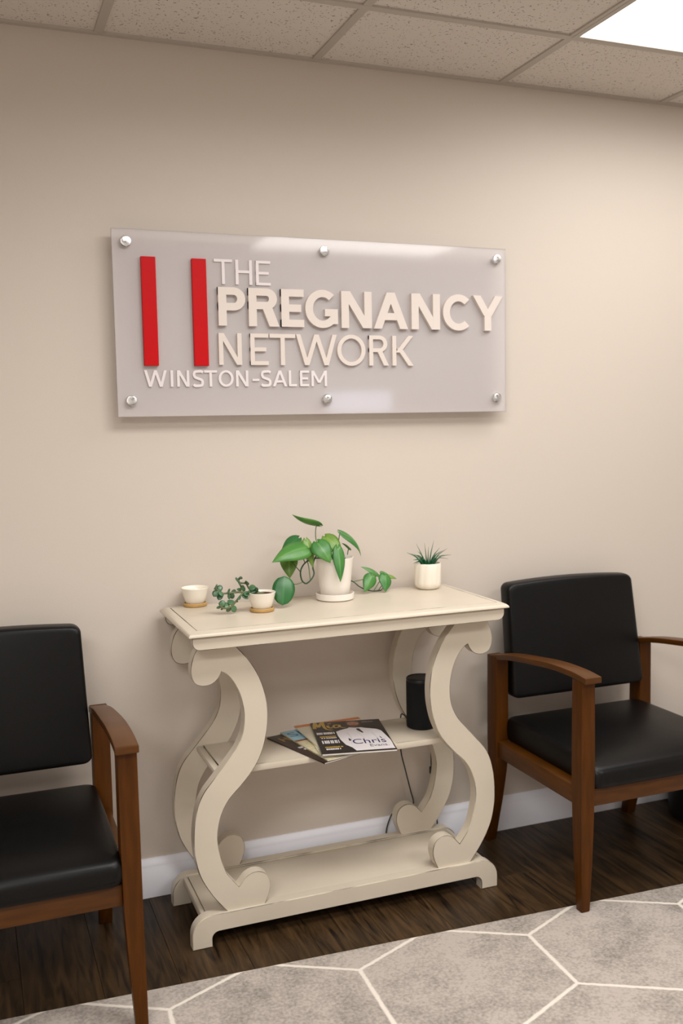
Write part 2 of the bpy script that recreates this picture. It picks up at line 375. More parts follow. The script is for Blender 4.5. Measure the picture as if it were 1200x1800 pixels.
def ceiling_light(x0, y0, watt, label, group=None):
    t = thing('ceiling_light', (x0+.61, y0+.305, H), label, 'light', group)
    b = B(); e = .016
    b.box(x0, x0+1.22, y0, y0+e, H, H+.018); b.box(x0, x0+1.22, y0+.61-e, y0+.61, H, H+.018)
    b.box(x0, x0+e, y0+e, y0+.61-e, H, H+.018); b.box(x0+1.22-e, x0+1.22, y0+e, y0+.61-e, H, H+.018)
    b.build('frame', M['metal_white'], t, smooth=False)
    B().add([(x0+e, y0+e, H+.004), (x0+1.22-e, y0+e, H+.004), (x0+1.22-e, y0+.61-e, H+.004), (x0+e, y0+.61-e, H+.004)], [(0, 3, 2, 1)]).build('diffuser', M['light'], t, smooth=False)
    ld = bpy.data.lights.new('lamp', 'AREA'); ld.shape = 'RECTANGLE'; ld.size = 1.18; ld.size_y = .57; ld.energy = watt; ld.color = LIGHT_COL; ld.spread = math.radians(SPREAD)
    lo = bpy.data.objects.new('lamp', ld); C.objects.link(lo); lo.parent = t; lo.location = (0, 0, .001)
ceiling_light(GX[7], GY[2], LAMPS[0], 'bright white rectangular ceiling light panel at the top right corner of the photo')
for a, b_, w_, lb in ((GX[7], GY[5], LAMPS[1], 'recessed ceiling light panel behind the viewer on the right, mirrored in the sign'),
                     (GX[2], GY[5], LAMPS[2], 'recessed ceiling light panel behind the viewer on the left, nearer the back wall'),
                     (GX[5], GY[3], LAMPS[4], 'added ceiling light panel, unseen above the rug, extra overhead light for the console'),  # unseen panel added to light the console more from above
                     (GX[2], GY[7], LAMPS[3], 'recessed ceiling light panel behind the viewer on the left, farthest from the back wall')):
    ceiling_light(a, b_, w_, lb, 'ceiling lights behind the viewer')

# floor planks, laid at right angles to the back wall
PW = .182; k = 0; x = XL
while x < XR-.01:
    wdt = min(PW, XR-x); y = 0; first = [.62, 1.22, .3, .92][k % 4]; seglen = first
    while y > YF+.01:
        L = min(seglen, y-YF)
        shared('floor_plank', ('p', round(wdt, 3), round(L, 3)), boxmaker(wdt-.0006, L-.0006, .008, .0009), M['plank'], floor, (x+wdt/2, y-L/2, -.004))
        y -= L; seglen = 1.22
    x += wdt; k += 1

def baseboard(name, a, b_, axis):
    prof = [(0, 0), (.015, 0), (.015, .082), (.0125, .086), (.0125, .092), (.0105, .100), (.006, .106), (.004, .112), (0, .112)]
    b = B(); n = len(prof); vs = []
    for e in (a, b_):
        for d, z in prof:
            if axis == 'back': vs.append((e, -d, z))
            elif axis == 'left': vs.append((XL+d, e, z))
            elif axis == 'right': vs.append((XR-d, e, z))
            else: vs.append((e, YF+d, z))
    b.add(vs, [(i, (i+1) % n, n+(i+1) % n, n+i) for i in range(n)]+[tuple(range(n)), tuple(range(n, 2*n))])
    struct(b.build(name, M['trimwhite'], angle=50))
baseboard('baseboard_back', XL, XR, 'back'); baseboard('baseboard_left', YF, -.016, 'left')
baseboard('baseboard_right', YF, -.016, 'right'); baseboard('baseboard_front', XL+.02, XR-.02, 'front')

wx0, wx1, wz0, wz1 = 2.02, 2.56, 1.44, 1.60
wn = struct(B().box(wx0-.05, wx1+.05, YF, YF+.03, wz0-.05, wz0).box(wx0-.05, wx1+.05, YF, YF+.03, wz1, wz1+.05).box(wx0-.05, wx0, YF, YF+.03, wz0, wz1).box(wx1, wx1+.05, YF, YF+.03, wz0, wz1).build('window_1', M['trimwhite'], smooth=False))
B().box(wx0, wx1, YF+.002, YF+.01, wz0, wz1).build('pane', M['daylight'], wn, smooth=False)

# ------------------------------------------------------------------ rug
ra = math.atan2(-.086, 1.86)
rug = bpy.data.objects.new('area_rug', bpy.data.meshes.new('area_rug')); C.objects.link(rug)
bm = bmesh.new(); boxmaker(5.2, 3.0, .0095, .003)(bm); bmesh.ops.translate(bm, verts=bm.verts[:], vec=(.45, -1.5, .005)); bm.to_mesh(rug.data); bm.free()
rug.location = (.138, -.512, .0003); rug.rotation_euler = (0, 0, ra); rug.data.materials.append(M['rug'])
tag(rug, 'grey mottled area rug with thin cream hexagon lines on the dark wood floor', 'rug')

# ------------------------------------------------------------------ console table
CX = .246
leg_out = [(-.31, .797), (-.41, .797), (-.425, .775), (-.434, .745), (-.434, .72), (-.425, .700), (-.41, .692), (-.393, .691), (-.376, .697), (-.363, .71), (-.356, .724),
 (-.342, .715), (-.325, .694), (-.31, .663), (-.302, .63), (-.299, .60), (-.302, .565), (-.310, .54), (-.325, .513), (-.345, .489), (-.365, .466), (-.388, .440), (-.412, .411), (-.428, .378), (-.437, .338), (-.441, .30), (-.441, .265), (-.437, .228), (-.427, .19), (-.410, .155), (-.388, .120), (-.358, .083),
 (-.257, .083), (-.247, .104), (-.241, .126), (-.242, .146), (-.250, .164), (-.267, .175), (-.287, .176), (-.306, .167), (-.318, .154), (-.326, .145),
 (-.338, .160), (-.356, .185), (-.369, .22), (-.377, .258), (-.379, .29), (-.374, .325), (-.362, .358), (-.343, .387), (-.317, .412), (-.291, .440), (-.267, .472), (-.25, .51), (-.240, .55), (-.236, .588), (-.237, .625), (-.245, .668), (-.262, .712), (-.287, .752), (-.325, .797)]
def smooth_outline():
    out = []; corners = [1, 10, 31, 32, 41, len(leg_out)-1]
    seq = leg_out[1:]; start = 0; cs = [c-1 for c in corners]
    for a, b_ in zip(cs[:-1], cs[1:]):
        seg = [(p[0], 0, p[1]) for p in seq[a:b_+1]]
        q = catmull(seg, 3) if len(seg) > 2 else [Vector(s_) for s_ in seg]
        out += [(v.x, v.z) for v in q[:-1]]
    out.append(seq[-1]); return out
LO = smooth_outline()
tbl = thing('console_table', (CX, -.215, 0), 'cream distressed console table with S-scroll legs, middle shelf and footed base against the wall', 'table')
PM = [M['cream'], M['edge']]
for sx in (1, -1):
    for y0, y1 in ((-.337, -.305), (-.086, -.054)):
        o = [(CX+sx*dx, z) for dx, z in LO]
        B().slab_xz(o, y0, y1, .0016).build('scroll_leg', PM, tbl, angle=28)
# top: moulded slab with a grooved field
TX, TY, hx, hy = .246, -.2125, .451, .1925
def rect_rings(rings, mi=None):
    b = B(); vs = []; fs = []; ms = []
    for r, (ins, z) in enumerate(rings):
        vs += [(TX-hx+ins, TY-hy+ins, z), (TX+hx-ins, TY-hy+ins, z), (TX+hx-ins, TY+hy-ins, z), (TX-hx+ins, TY+hy-ins, z)]
    for r in range(len(rings)-1):
        for j in range(4): b_ = (r*4+j, r*4+(j+1) % 4, r*4+4+(j+1) % 4, r*4+4+j); fs.append(b_); ms.append(mi[r] if mi else 0)
    fs.append((0, 1, 2, 3)); ms.append(0); e = len(rings)*4-4; fs.append((e, e+1, e+2, e+3)); ms.append(0)
    b.v = [Vector(v) for v in vs]; b.f = fs; b.mi = ms; return b
rect_rings([(.027, .845), (.0262, .8436), (.0250, .8436), (.0242, .845), (.019, .8455), (.012, .8445), (.006, .8415), (.0015, .8375), (0, .834), (0, .8325), (.002, .831), (.007, .8298), (.012, .829)],
           [1, 1, 1]+[0]*9).build('table_top', [M['cream'], M['edge']], tbl, angle=40)
def apron(y0, y1):
    x0, x1, z0, z1, r = TX-.441, TX+.441, .797, .8295, .020
    o = [(x0, z1)]+[(x0+r-r*math.cos(t), z0+r-r*math.sin(t)) for t in [i*PI/12 for i in range(7)]]+[(x1-r+r*math.sin(t), z0+r-r*math.cos(t)) for t in [i*PI/12 for i in range(7)]]+[(x1, z1)]
    B().slab_xz(o, y0, y1, .0015).build('apron', PM, tbl, angle=28)
apron(-.394, -.374); apron(-.052, -.032)
B().box(TX-.41, TX+.41, -.374, -.052, .797, .8295).build('under_top', M['cream'], tbl, smooth=False)
# shelf with end battens
b = B().box(CX-.352, CX+.352, -.306, -.087, .437, .453, .002)
b.build('shelf', M['cream'], tbl)
for sx in (1, -1):
    B().box(min(CX+sx*.354, CX+sx*.374), max(CX+sx*.354, CX+sx*.374), -.305, -.087, .4365, .4535, .006).build('shelf_batten', M['cream'], tbl)
b = B()
b.box(CX-.352, CX+.352, -.2965, -.2955, .4527, .4533); b.box(CX-.3535, CX-.3525, -.304, -.088, .438, .4528); b.box(CX+.3525, CX+.3535, -.304, -.088, .438, .4528)
b.build('shelf_groove', M['edge'], tbl, smooth=False)
# base: two footed rails and a panel
def rail(y0, y1):
    x0, x1, R1, r2 = .2405-.4495, .2405+.4495, .052, .019
    L = [(x0, 0), (x0, .083-R1+.004)]+[(x0+R1-R1*math.cos(t), .085-R1+R1*math.sin(t)) for t in [i*PI/16 for i in range(1, 9)]]
    L = [(p[0], min(p[1], .085)) for p in L]
    Rr = [(2*.2405-px, pz) for px, pz in reversed(L)]
    fr = [(x1-.052, 0), (x1-.052, .020)]+[(x1-.052-r2+r2*math.cos(t), .020+r2*math.sin(t)) for t in [i*PI/12 for i in range(1, 7)]]
    fl = [(2*.2405-px, pz) for px, pz in reversed(fr)]
    B().slab_xz(L+Rr+fr+fl, y0, y1, .0016).build('base_rail', PM, tbl, angle=28)
rail(-.345, -.314); rail(-.093, -.062)
B().box(.2405-.405, .2405+.405, -.313, -.094, .058, .0805, .001).build('base_panel', M['cream'], tbl)
for sx in (1, -1):
    a, c = .2405+sx*.4065, .2405+sx*.420
    B().box(min(a, c), max(a, c), -.313, -.094, .057, .0812, .005).build('panel_batten', M['cream'], tbl)
b = B(); b.box(.2405-.406, .2405+.406, -.3138, -.3129, .06, .0812); b.box(.2405-.406, .2405+.406, -.0941, -.0932, .06, .0812); b.build('panel_groove', M['edge'], tbl, smooth=False)

# ------------------------------------------------------------------ armchairs
def tbox(b, x0, x1, y0, y1, z0, z1, top=None, bev=.003):
    """prism from a bottom rectangle at z0 to a top rectangle at z1 (top = x0,x1,y0,y1)"""
    tx0, tx1, ty0, ty1 = top or (x0, x1, y0, y1)
    bm = bmesh.new(); v = [bm.verts.new(c) for c in ((x0, y0, z0), (x1, y0, z0), (x1, y1, z0), (x0, y1, z0), (tx0, ty0, z1), (tx1, ty0, z1), (tx1, ty1, z1), (tx0, ty1, z1))]
    for f in ((3, 2, 1, 0), (4, 5, 6, 7), (0, 1, 5, 4), (1, 2, 6, 5), (2, 3, 7, 6), (3, 0, 4, 7)): bm.faces.new([v[i] for i in f])
    if bev: bmesh.ops.bevel(bm, geom=bm.edges[:], offset=bev, segments=2, profile=.5, affect='EDGES')
    return b.frombm(bm)
def tloft(b, rects, bev=.003):
    """post lofted through (z, x0, x1, y0, y1) rectangles, long edges eased"""
    bm = bmesh.new(); rows = [[bm.verts.new(c) for c in ((x0, y0, z), (x1, y0, z), (x1, y1, z), (x0, y1, z))] for z, x0, x1, y0, y1 in rects]
    for r0, r1 in zip(rows[:-1], rows[1:]):
        for j in range(4): bm.faces.new((r0[j], r0[(j+1) % 4], r1[(j+1) % 4], r1[j]))
    bm.faces.new(list(reversed(rows[0]))); bm.faces.new(rows[-1])
    es = [e for e in bm.edges if abs(e.verts[0].co.z-e.verts[1].co.z) > 1e-4]+[e for e in rows[0][0].link_edges if abs(e.verts[0].co.z-e.verts[1].co.z) < 1e-4]
    bmesh.ops.bevel(bm, geom=list(set(es)), offset=bev, segments=2, profile=.5, affect='EDGES')
    return b.frombm(bm)
def cushion(fn, nx=16, ny=14, nt=6, rad=.02):
    """closed rounded slab; fn(u,v,w) maps u,v in -1..1 and w in 0..1 (0 back, 1 face) to a point"""
    b = B(); prof = []
    for i in range(nt+1):
        t = PI*i/nt; cc = math.cos(t); prof.append((1-math.sin(t)**.55 if 0 < i < nt else 1, .5+.5*math.copysign(abs(cc)**.55, cc)))     # (inset 1..0..1, w)
    ring = []
    K = 9
    def se(u): return u
    pts2 = []
    rc = .10
    for (cx, cy, a0) in ((1, 1, 0), (-1, 1, PI/2), (-1, -1, PI), (1, -1, 1.5*PI)):
        for i in range(K):
            a = a0+PI/2*i/(K-1); pts2.append((cx*(1-rc)+rc*math.cos(a), cy*(1-rc)+rc*math.sin(a)))
    # subdivide the long sides
    full = []
    for i, p in enumerate(pts2):
        q = pts2[(i+1) % len(pts2)]; d = math.hypot(q[0]-p[0], q[1]-p[1]); n = max(1, int(d/.2))
        for j in range(n): full.append((p[0]+(q[0]-p[0])*j/n, p[1]+(q[1]-p[1])*j/n))
    n = len(full); rings = []
    scales = [(s_, 1.0) for s_ in (.25, .55, .8)]+[(1-rad*in_, w) for in_, w in prof]+[(s_, 0.0) for s_ in (.8, .55, .25)]
    vs = [Vector(fn(0, 0, 1.0))]
    for s_, w in scales:
        for (px, py) in full: vs.append(Vector(fn(px*s_, py*s_, w)))
    vs.append(Vector(fn(0, 0, 0.0)))
    fs = [(0, 1+j, 1+(j+1) % n) for j in range(n)]
    for r in range(len(scales)-1):
        for j in range(n): fs.append((1+r*n+j, 1+(r+1)*n+j, 1+(r+1)*n+(j+1) % n, 1+r*n+(j+1) % n))
    e = len(vs)-1; o = 1+(len(scales)-1)*n
    fs += [(e, o+(j+1) % n, o+j) for j in range(n)]
    return b.add(vs, fs)
def make_chair(cx, dy, label):
    t = thing('armchair', (cx, -.32+dy, 0), label, 'chair', 'waiting room armchairs')
    Y = lambda y: y+dy
    X = lambda s, d: cx+s*d
    fz = .0105
    for s in (-1, 1):
        a, c = sorted((X(s, .295), X(s, .252))); a2, c2 = sorted((X(s, .297), X(s, .270)))
        b = B(); lerp = lambda k, p, q: p+(q-p)*k
        tloft(b, [(lerp(k, fz, .652), lerp(k2, a2, a), lerp(k2, c2, c), lerp(k2, Y(-.592), Y(-.586)), lerp(k2, Y(-.566), Y(-.540))) for k, k2 in ((0, 0), (.15, .34), (.3, .66), (.42, .86), (.55, .97), (.7, 1), (1, 1))])
        b.build('front_leg', M['wood'], t)
        ar, cr = sorted((X(s, .295), X(s, .251)))
        ab, cb = sorted((X(s, .290), X(s, .256)))
        b = B(); tloft(b, [(0, ab, cb, Y(-.066), Y(-.032)), (.15, (ab+ar)/2, (cb+cr)/2, Y(-.104), Y(-.060)), (.25, ar, cr, Y(-.127), Y(-.075)), (.30, ar, cr, Y(-.134), Y(-.080)), (.36, ar, cr, Y(-.135), Y(-.080)), (.618, ar, cr, Y(-.135), Y(-.080))])
        b.build('rear_leg', M['wood'], t)
        a, c = sorted((X(s, .288), X(s, .232)))
        B().box(a, c, Y(-.545), Y(-.13), .298, .350, .003).build('side_rail', M['wood_h'], t)
        # arm: bowed board, higher in the middle, rounded front
        a, c = sorted((X(s, .297), X(s, .245)))
        path = catmull([(0, Y(-.078), .612), (0, Y(-.20), .638), (0, Y(-.33), .655), (0, Y(-.44), .666), (0, Y(-.54), .6675), (0, Y(-.605), .662)], 5)
        bm = bmesh.new(); rows = []
        for q in path:
            tpr = 1 if q.y < Y(-.2) else .82
            mid = (a+c)/2; hw = (c-a)/2*(1-.16*max(0, min(1, (q.y-Y(-.35))/.25)))
            rows.append([bm.verts.new(p) for p in ((mid-hw, q.y, q.z-.014), (mid+hw, q.y, q.z-.014), (mid+hw, q.y, q.z+.003), (mid-hw, q.y, q.z+.003))])
        for r0, r1 in zip(rows[:-1], rows[1:]):
            for j in range(4): bm.faces.new((r0[j], r0[(j+1) % 4], r1[(j+1) % 4], r1[j]))
        bm.faces.new(rows[0]); bm.faces.new(list(reversed(rows[-1])))
        bmesh.ops.recalc_face_normals(bm, faces=bm.faces[:])
        es = [e for e in bm.edges if len(e.link_faces) == 2 and e.calc_face_angle(0) > .8]
        bmesh.ops.bevel(bm, geom=es, offset=.0022, segments=2, profile=.5, affect='EDGES')
        B().frombm(bm).build('armrest', M['wood_h'], t)
    B().box(cx-.253, cx+.253, Y(-.575), Y(-.55), .296, .346, .003).build('front_rail', M['wood_h'], t)
    B().box(cx-.253, cx+.253, Y(-.125), Y(-.10), .300, .347, .003).build('back_rail', M['wood_h'], t)
    def seat(u, v, w):
        crown = (1-u*u)*(1-v*v)
        z = .347+(.071+.004*v)*w + (.012*crown if w > .5 else 0) + (.004*(1-abs(v)) if w > .5 else 0)
        if w > .5: z -= .016*max(0, (-v-.72)/.28)**2
        return (cx+u*.2565, Y(-.357+v*.240), z)
    cushion(seat, rad=.09, nt=12).build('seat', M['vinyl'], t, angle=80)
    def back(u, v, w):
        h = (v+1)/2; hwid = .247-.011*h
        crown = (1-u*u)*(1-v*v)
        z = .485+.353*h + .010*(1-u*u)*max(0, v)
        yf = -.165+.055*h
        return (cx+u*hwid-.004*h*0, Y(yf+.058*(1-w)-.010*crown*(w > .5)), z)
    cushion(back, rad=.085, nt=12).build('backrest', M['vinyl'], t, angle=80)
    return t
make_chair(1.105, 0, 'black vinyl armchair with brown wooden frame right of the cream console')
make_chair(-.671, -.047, 'black vinyl armchair with brown wooden frame left of the cream console')

# ------------------------------------------------------------------ wall sign
sg = thing('wall_sign', (.3, -.04, 1.379), 'frosted acrylic wall sign with two red bars and raised cream lettering above the console', 'sign')
B().box(-.302, .903, -.046, -.037, 1.379, 1.881, .0008, seg=1).build('panel', M['acrylic'], sg, smooth=False)
for x in (-.266, .299, .865):
    for z in (1.846, 1.4225):
        so = B()
        bm = bmesh.new()
        prof = [(.0, -.0615), (.0135, -.0585), (.0148, -.057), (.0148, -.046)]
        n = 40; vs = []; 
        for r, y in prof[1:]:
            vs += [(x+r*math.cos(2*PI*i/n), y, z+r*math.sin(2*PI*i/n)) for i in range(n)]
        vs.append((x, prof[0][1], z)); fs = [(len(vs)-1, (i+1) % n, i) for i in range(n)]
        for q in range(2): fs += [(q*n+i, q*n+(i+1) % n, (q+1)*n+(i+1) % n, (q+1)*n+i) for i in range(n)]
        fs.append(tuple(2*n+i for i in range(n)))
        bm.free(); so.add(vs, fs)
        st = so.build('standoff', M['steel'], sg, angle=18)
        B().tube([(x, -.037, z), (x, 0, z)], .0115, 20).build('barrel', M['steel'], st)
# stroke letters -----------------------------------------------------------
def rc(x0, y0, x1, y1): return [[(x0, y0), (x1, y0), (x1, y1), (x0, y1)]]
def dg(xb, xt, y0, y1, h): return [[(xb, y0), (xb+h, y0), (xt+h, y1), (xt, y1)]]
def arc(cx, cy, rx, ry, t, a0, a1, n=28, ty=None):
    ty = ty or t; out = []; a0, a1 = math.radians(a0), math.radians(a1)
    for i in range(n+1):
        a = a0+(a1-a0)*i/n; out.append((cx+rx*math.cos(a), cy+ry*math.sin(a)))
    for i in range(n, -1, -1):
        a = a0+(a1-a0)*i/n; out.append((cx+(rx-t)*math.cos(a), cy+(ry-ty)*math.sin(a)))
    return out
def strip(poly):           # an arc outline as quads
    n = len(poly)//2; return [[poly[i], poly[i+1], poly[2*n-2-i], poly[2*n-1-i]] for i in range(n-1)]
def ribbon(pts, t):
    q = catmull([(p[0], p[1], 0) for p in pts], 5); L, Rr = [], []
    for i, p in enumerate(q):
        d = (q[min(i+1, len(q)-1)]-q[max(i-1, 0)]).normalized(); nn = Vector((-d.y, d.x, 0))*t/2
        L.append(((p+nn).x, (p+nn).y)); Rr.append(((p-nn).x, (p-nn).y))
    return [[L[i], L[i+1], Rr[i+1], Rr[i]] for i in range(len(q)-1)]
def glyph(ch, W, h, t):
    e = t*.88
    if ch == 'T': return [rc(0, h-e, W, h), rc(W/2-t/2, 0, W/2+t/2, h)]
    if ch == 'H': return [rc(0, 0, t, h), rc(W-t, 0, W, h), rc(0, h*.47, W, h*.47+e)]
    if ch == 'E': return [rc(0, 0, t, h), rc(0, h-e, W, h), rc(0, 0, W, e), rc(0, h*.5-e/2, W*.88, h*.5+e/2)]
    if ch == 'L': return [rc(0, 0, t, h), rc(0, 0, W, e)]
    if ch == 'I': return [rc(0, 0, t, h)]
    if ch == '-': return [rc(0, h*.34, W, h*.34+e)]
    if ch in 'PR':
        bh = h*(.60 if ch == 'P' else .55); ry = bh/2; WB = W if ch == 'P' else W*.93
        rx = min(WB*.55, ry*1.05); cx = WB-rx; cy = h-ry
        g = [rc(0, 0, t, h), rc(0, h-e, cx, h), rc(0, h-bh, cx, h-bh+e), strip(arc(cx, cy, rx, ry, t, -90, 90, ty=e))]
        if ch == 'R': hh = t*1.25; g.append(dg(W-hh, cx-hh*.55, 0, h-bh+e*.6, hh))
        return g
    if ch == 'N': hh = t*1.18; return [rc(0, 0, t, h), rc(W-t, 0, W, h), dg(W-hh, 0, 0, h, hh)]
    if ch == 'M': hh = t*1.1; return [rc(0, 0, t, h), rc(W-t, 0, W, h), dg(W/2-hh/2, 0, h*.22, h, hh), dg(W/2-hh/2, W-hh, h*.22, h, hh)]
    if ch == 'A':
        hh = t*1.1; y = h*.24; 
        return [dg(0, W/2-hh/2, 0, h, hh), dg(W-hh, W/2-hh/2, 0, h, hh), rc(W*.22, y, W*.78, y+e)]
    if ch == 'Y': hh = t*1.12; return [dg(W/2-hh/2, 0, h*.42, h, hh), dg(W/2-hh/2, W-hh, h*.42, h, hh), rc(W/2-t/2, 0, W/2+t/2, h*.45)]
    if ch == 'W':
        hh = t*1.06; a, c = W*.25-hh*.4, W*.75-hh*.6; mdl = W/2-hh/2
        return [dg(a, 0, 0, h, hh), dg(a, mdl, 0, h, hh), dg(c, mdl, 0, h, hh), dg(c, W-hh, 0, h, hh)]
    if ch == 'O': return [strip(arc(W/2, h/2, W/2, h*.512, t, 0, 360, 48, ty=e))]
    if ch == 'C': rx = W*.56; return [strip(arc(rx, h/2, rx, h*.512, t, 47, 313, 36, ty=e))]
    if ch == 'G':
        rx = W*.53
        return [strip(arc(rx, h/2, rx, h*.512, t, 48, 318, 36, ty=e)), rc(W-t, h*.10, W, h*.50), rc(W*.60, h*.50-e, W, h*.50)]
    if ch == 'K': hh = t*1.3; return [rc(0, 0, t, h), dg(t*.8, W-hh*1.05, h*.44, h, hh), dg(W-hh, W*.22, 0, h*.58, hh)]
    if ch == 'S':
        k = t/2; return [ribbon([(W-k*.6, h*.87), (W*.76, h*.965-k*.3), (W*.5, h-k*.8), (W*.2, h*.90), (k, h*.74), (W*.22, h*.58), (W*.5, h*.50), (W*.8, h*.41), (W-k, h*.26), (W*.8, h*.09), (W*.45, k*.7), (W*.2, h*.04+k*.3), (k*.5, h*.14)], t)]
def put_letter(ch, x0, x1, z0, z1, t, dep, matl):
    b = B(); yb = -.0461
    for gi, piece in enumerate(glyph(ch, x1-x0, z1-z0, t)):
        yf = yb-dep+gi*.00012
        for poly in piece:
            n = len(poly)
            vs = [(x0+p[0], yf, z0+p[1]) for p in poly]+[(x0+p[0], yb, z0+p[1]) for p in poly]
            b.add(vs, [tuple(range(n)), tuple(range(n, 2*n))]+[(i, (i+1) % n, n+(i+1) % n, n+i) for i in range(n)])
    b.build('letter', matl, sg, smooth=False)
for ch, a, c in (('T', -.026, .026), ('H', .035, .083), ('E', .094, .137)): put_letter(ch, a, c, 1.743, 1.811, .0085, .004, M['letterw'])
for ch, a, c in (('P', -.019, .059), ('R', .068, .158), ('E', .164, .232), ('G', .236, .336), ('N', .347, .443), ('A', .449, .560), ('N', .572, .667), ('C', .677, .772), ('Y', .780, .884)): put_letter(ch, a, c, 1.628, 1.734, .0235, .012, M['letter'])
for ch, a, c in (('N', -.020, .046), ('E', .071, .124), ('T', .128, .205), ('W', .207, .332), ('O', .333, .422), ('R', .434, .497), ('K', .509, .578)): put_letter(ch, a, c, 1.520, 1.608, .0125, .009, M['letter'])
for ch, a, c in (('W', -.229, -.167), ('I', -.157, -.1505), ('N', -.139, -.105), ('S', -.095, -.064), ('T', -.063, -.026), ('O', -.022, .021), ('N', .028, .064), ('-', .076, .096), ('S', .101, .132), ('A', .136, .179), ('L', .184, .209), ('E', .218, .246), ('M', .253, .301)): put_letter(ch, a, c, 1.460, 1.505, .0072, .004, M['letterw'])
for a, c in ((-.228, -.189), (-.090, -.050)):
    B().box(a, c, -.0585, -.0461, 1.517, 1.808, .0006, seg=1).build('red_bar', M['red'], sg, smooth=False)

# ------------------------------------------------------------------ plants on the console
TZ = .8455
def leaf_mesh(base, tip, width, normal, curl=.12, fold=.25, heart=True, nt=12, ns=3, flat=0):
    base, tip = Vector(base), Vector(tip); ax = tip-base; L = ax.length; ax.normalize()
    n = Vector(normal); n = (n-ax*n.dot(ax)).normalized(); s = ax.cross(n)
    b = B(); vs = []; uvs = []
    for i in range(nt+1):
        t = i/nt
        if heart: wd = (math.sin(PI*min(1, t*1.0)**.62))**.9*(1-.18*t) if t > 0 else .0
        else: wd = max(0, math.sin(PI*t**.9))**.52
        if heart and t == 0: wd = .18
        for j in range(-ns, ns+1):
            u = j/ns
            back = -.13*L*(abs(u)**1.3)*(1-t)**3 if heart else 0          # lobes reach behind the stalk
            p = base+ax*(t*L+back)+s*(u*wd*width/2)+n*(curl*L*4*t*(1-t)-fold*width/2*wd*abs(u)**1.4)
            vs.append(p); uvs.append((u, t))
    w_ = 2*ns+1; fs = [(i*w_+j, i*w_+j+1, (i+1)*w_+j+1, (i+1)*w_+j) for i in range(nt) for j in range(2*ns)]
    b.add(vs, fs); b.luv = uvs; b.n = n; return b
def build_leaf(lb, matl, parent, name='leaf', thick=.0007):
    o = lb.build(name, matl, parent, angle=180); me = o.data
    uvl = me.uv_layers.new(name='UVMap')
    for lp in me.loops: uvl.data[lp.index].uv = lb.luv[lp.vertex_index]
    md = o.modifiers.new('thickness', 'SOLIDIFY'); md.thickness = thick; md.offset = 0
    return o

# large philodendron
P = (.284, -.127)
ph = thing('potted_philodendron', (P[0], P[1], TZ), 'trailing plant with big heart-shaped green leaves in a white pot on the console top', 'plant')
B().lathe([(.0, 0), (.050, 0), (.0545, .003), (.0555, .019), (.0535, .0195), (.0515, .006), (.0, .0055)], (P[0], P[1], TZ), 48).build('saucer', M['white_ceramic'], ph, angle=40)
def pw(t, z): return 1+.006*math.sin(26*t)*max(0, 1-z/.035)
B().lathe([(.0, .0058), (.036, .0058), (.0405, .010), (.046, .045), (.0535, .115), (.055, .122), (.0535, .1225), (.051, .117), (.048, .108), (.0, .107)], (P[0], P[1], TZ), 96, wob=pw).build('pot', M['white_ceramic'], ph, angle=40)
B().lathe([(.048, .1075), (.046, .110), (.03, .112), (0, .113)], (P[0], P[1], TZ), 32).build('soil', M['soil'], ph)
LV = [ # base, tip, width, normal, curl, fold, material
 ((.2460, -.108, 1.0600), (.1684, -.100, 1.0945), .046, (-.25, -.35, -.75), .10, .35, 'leaf'),
 ((.1850, -.100, 1.0250), (.1300, -.105, .9850), .044, (-.5, -.7, .5), .12, .1, 'leafdark'),
 ((.1920, -.158, 1.0040), (.0795, -.182, .9725), .070, (-.05, -.72, .70), .13, .25, 'leaf'),
 ((.1480, -.120, .9840), (.1437, -.140, .9179), .054, (-.3, -.95, .1), .05, .3, 'leafolive'),
 ((.1930, -.146, 1.0230), (.2041, -.165, .9473), .036, (.1, -.95, .2), .10, .5, 'leafolive'),
 ((.2190, -.165, 1.0180), (.2458, -.197, .9616), .062, (-.15, -.85, .45), .12, .2, 'leaf'),
 ((.2640, -.112, 1.0260), (.3010, -.142, .9760), .056, (.1, -.85, .5), .12, .15, 'leafolive'),
 ((.2785, -.172, .9990), (.2736, -.200, .9057), .040, (.05, -1, .1), .06, .25, 'leaf'),
 ((.3110, -.108, 1.0340), (.3767, -.102, .9618), .040, (.35, -.55, .75), .17, .3, 'leaf'),
 ((.3490, -.090, .9830), (.3200, -.095, 1.0020), .018, (-.1, -.5, .85), .08, .3, 'leaf'),
 ((.2740, -.100, 1.0130), (.2680, -.103, 1.0330), .016, (-.3, -.9, .2), .05, .3, 'leafolive'),
 ((.1180, -.172, .9310), (.1010, -.200, .8545), .063, (-.25, -.93, .2), .07, .12, 'leafdark'),
 # trailing runner on the right
 ((.4200, -.082, .8980), (.3850, -.102, .8530), .044, (-.2, -.95, .2), .08, .3, 'leaf'),
 ((.4430, -.070, .8960), (.3931, -.060, .9223), .024, (-.2, -.45, .85), .10, .3, 'leaf'),
 ((.4650, -.077, .8950), (.4530, -.103, .8480), .048, (.15, -.95, .25), .08, .25, 'leaf'),
 ((.4580, -.060, .8990), (.4860, -.055, .8905), .022, (.1, -.6, .8), .12, .3, 'leaf'),
 ((.4800, -.065, .8890), (.5099, -.060, .8768), .018, (.1, -.6, .8), .12, .3, 'leafolive')]
for ba, ti, wd, nn, cu, fo, mm in LV: build_leaf(leaf_mesh(ba, ti, wd, nn, cu, fo, heart=(wd != .063)), M[mm], ph)
def vine(pts, r, matl, parent, name='vine', k=5, n=7): return B().tube(catmull(pts, k), r, n).build(name, matl, parent)
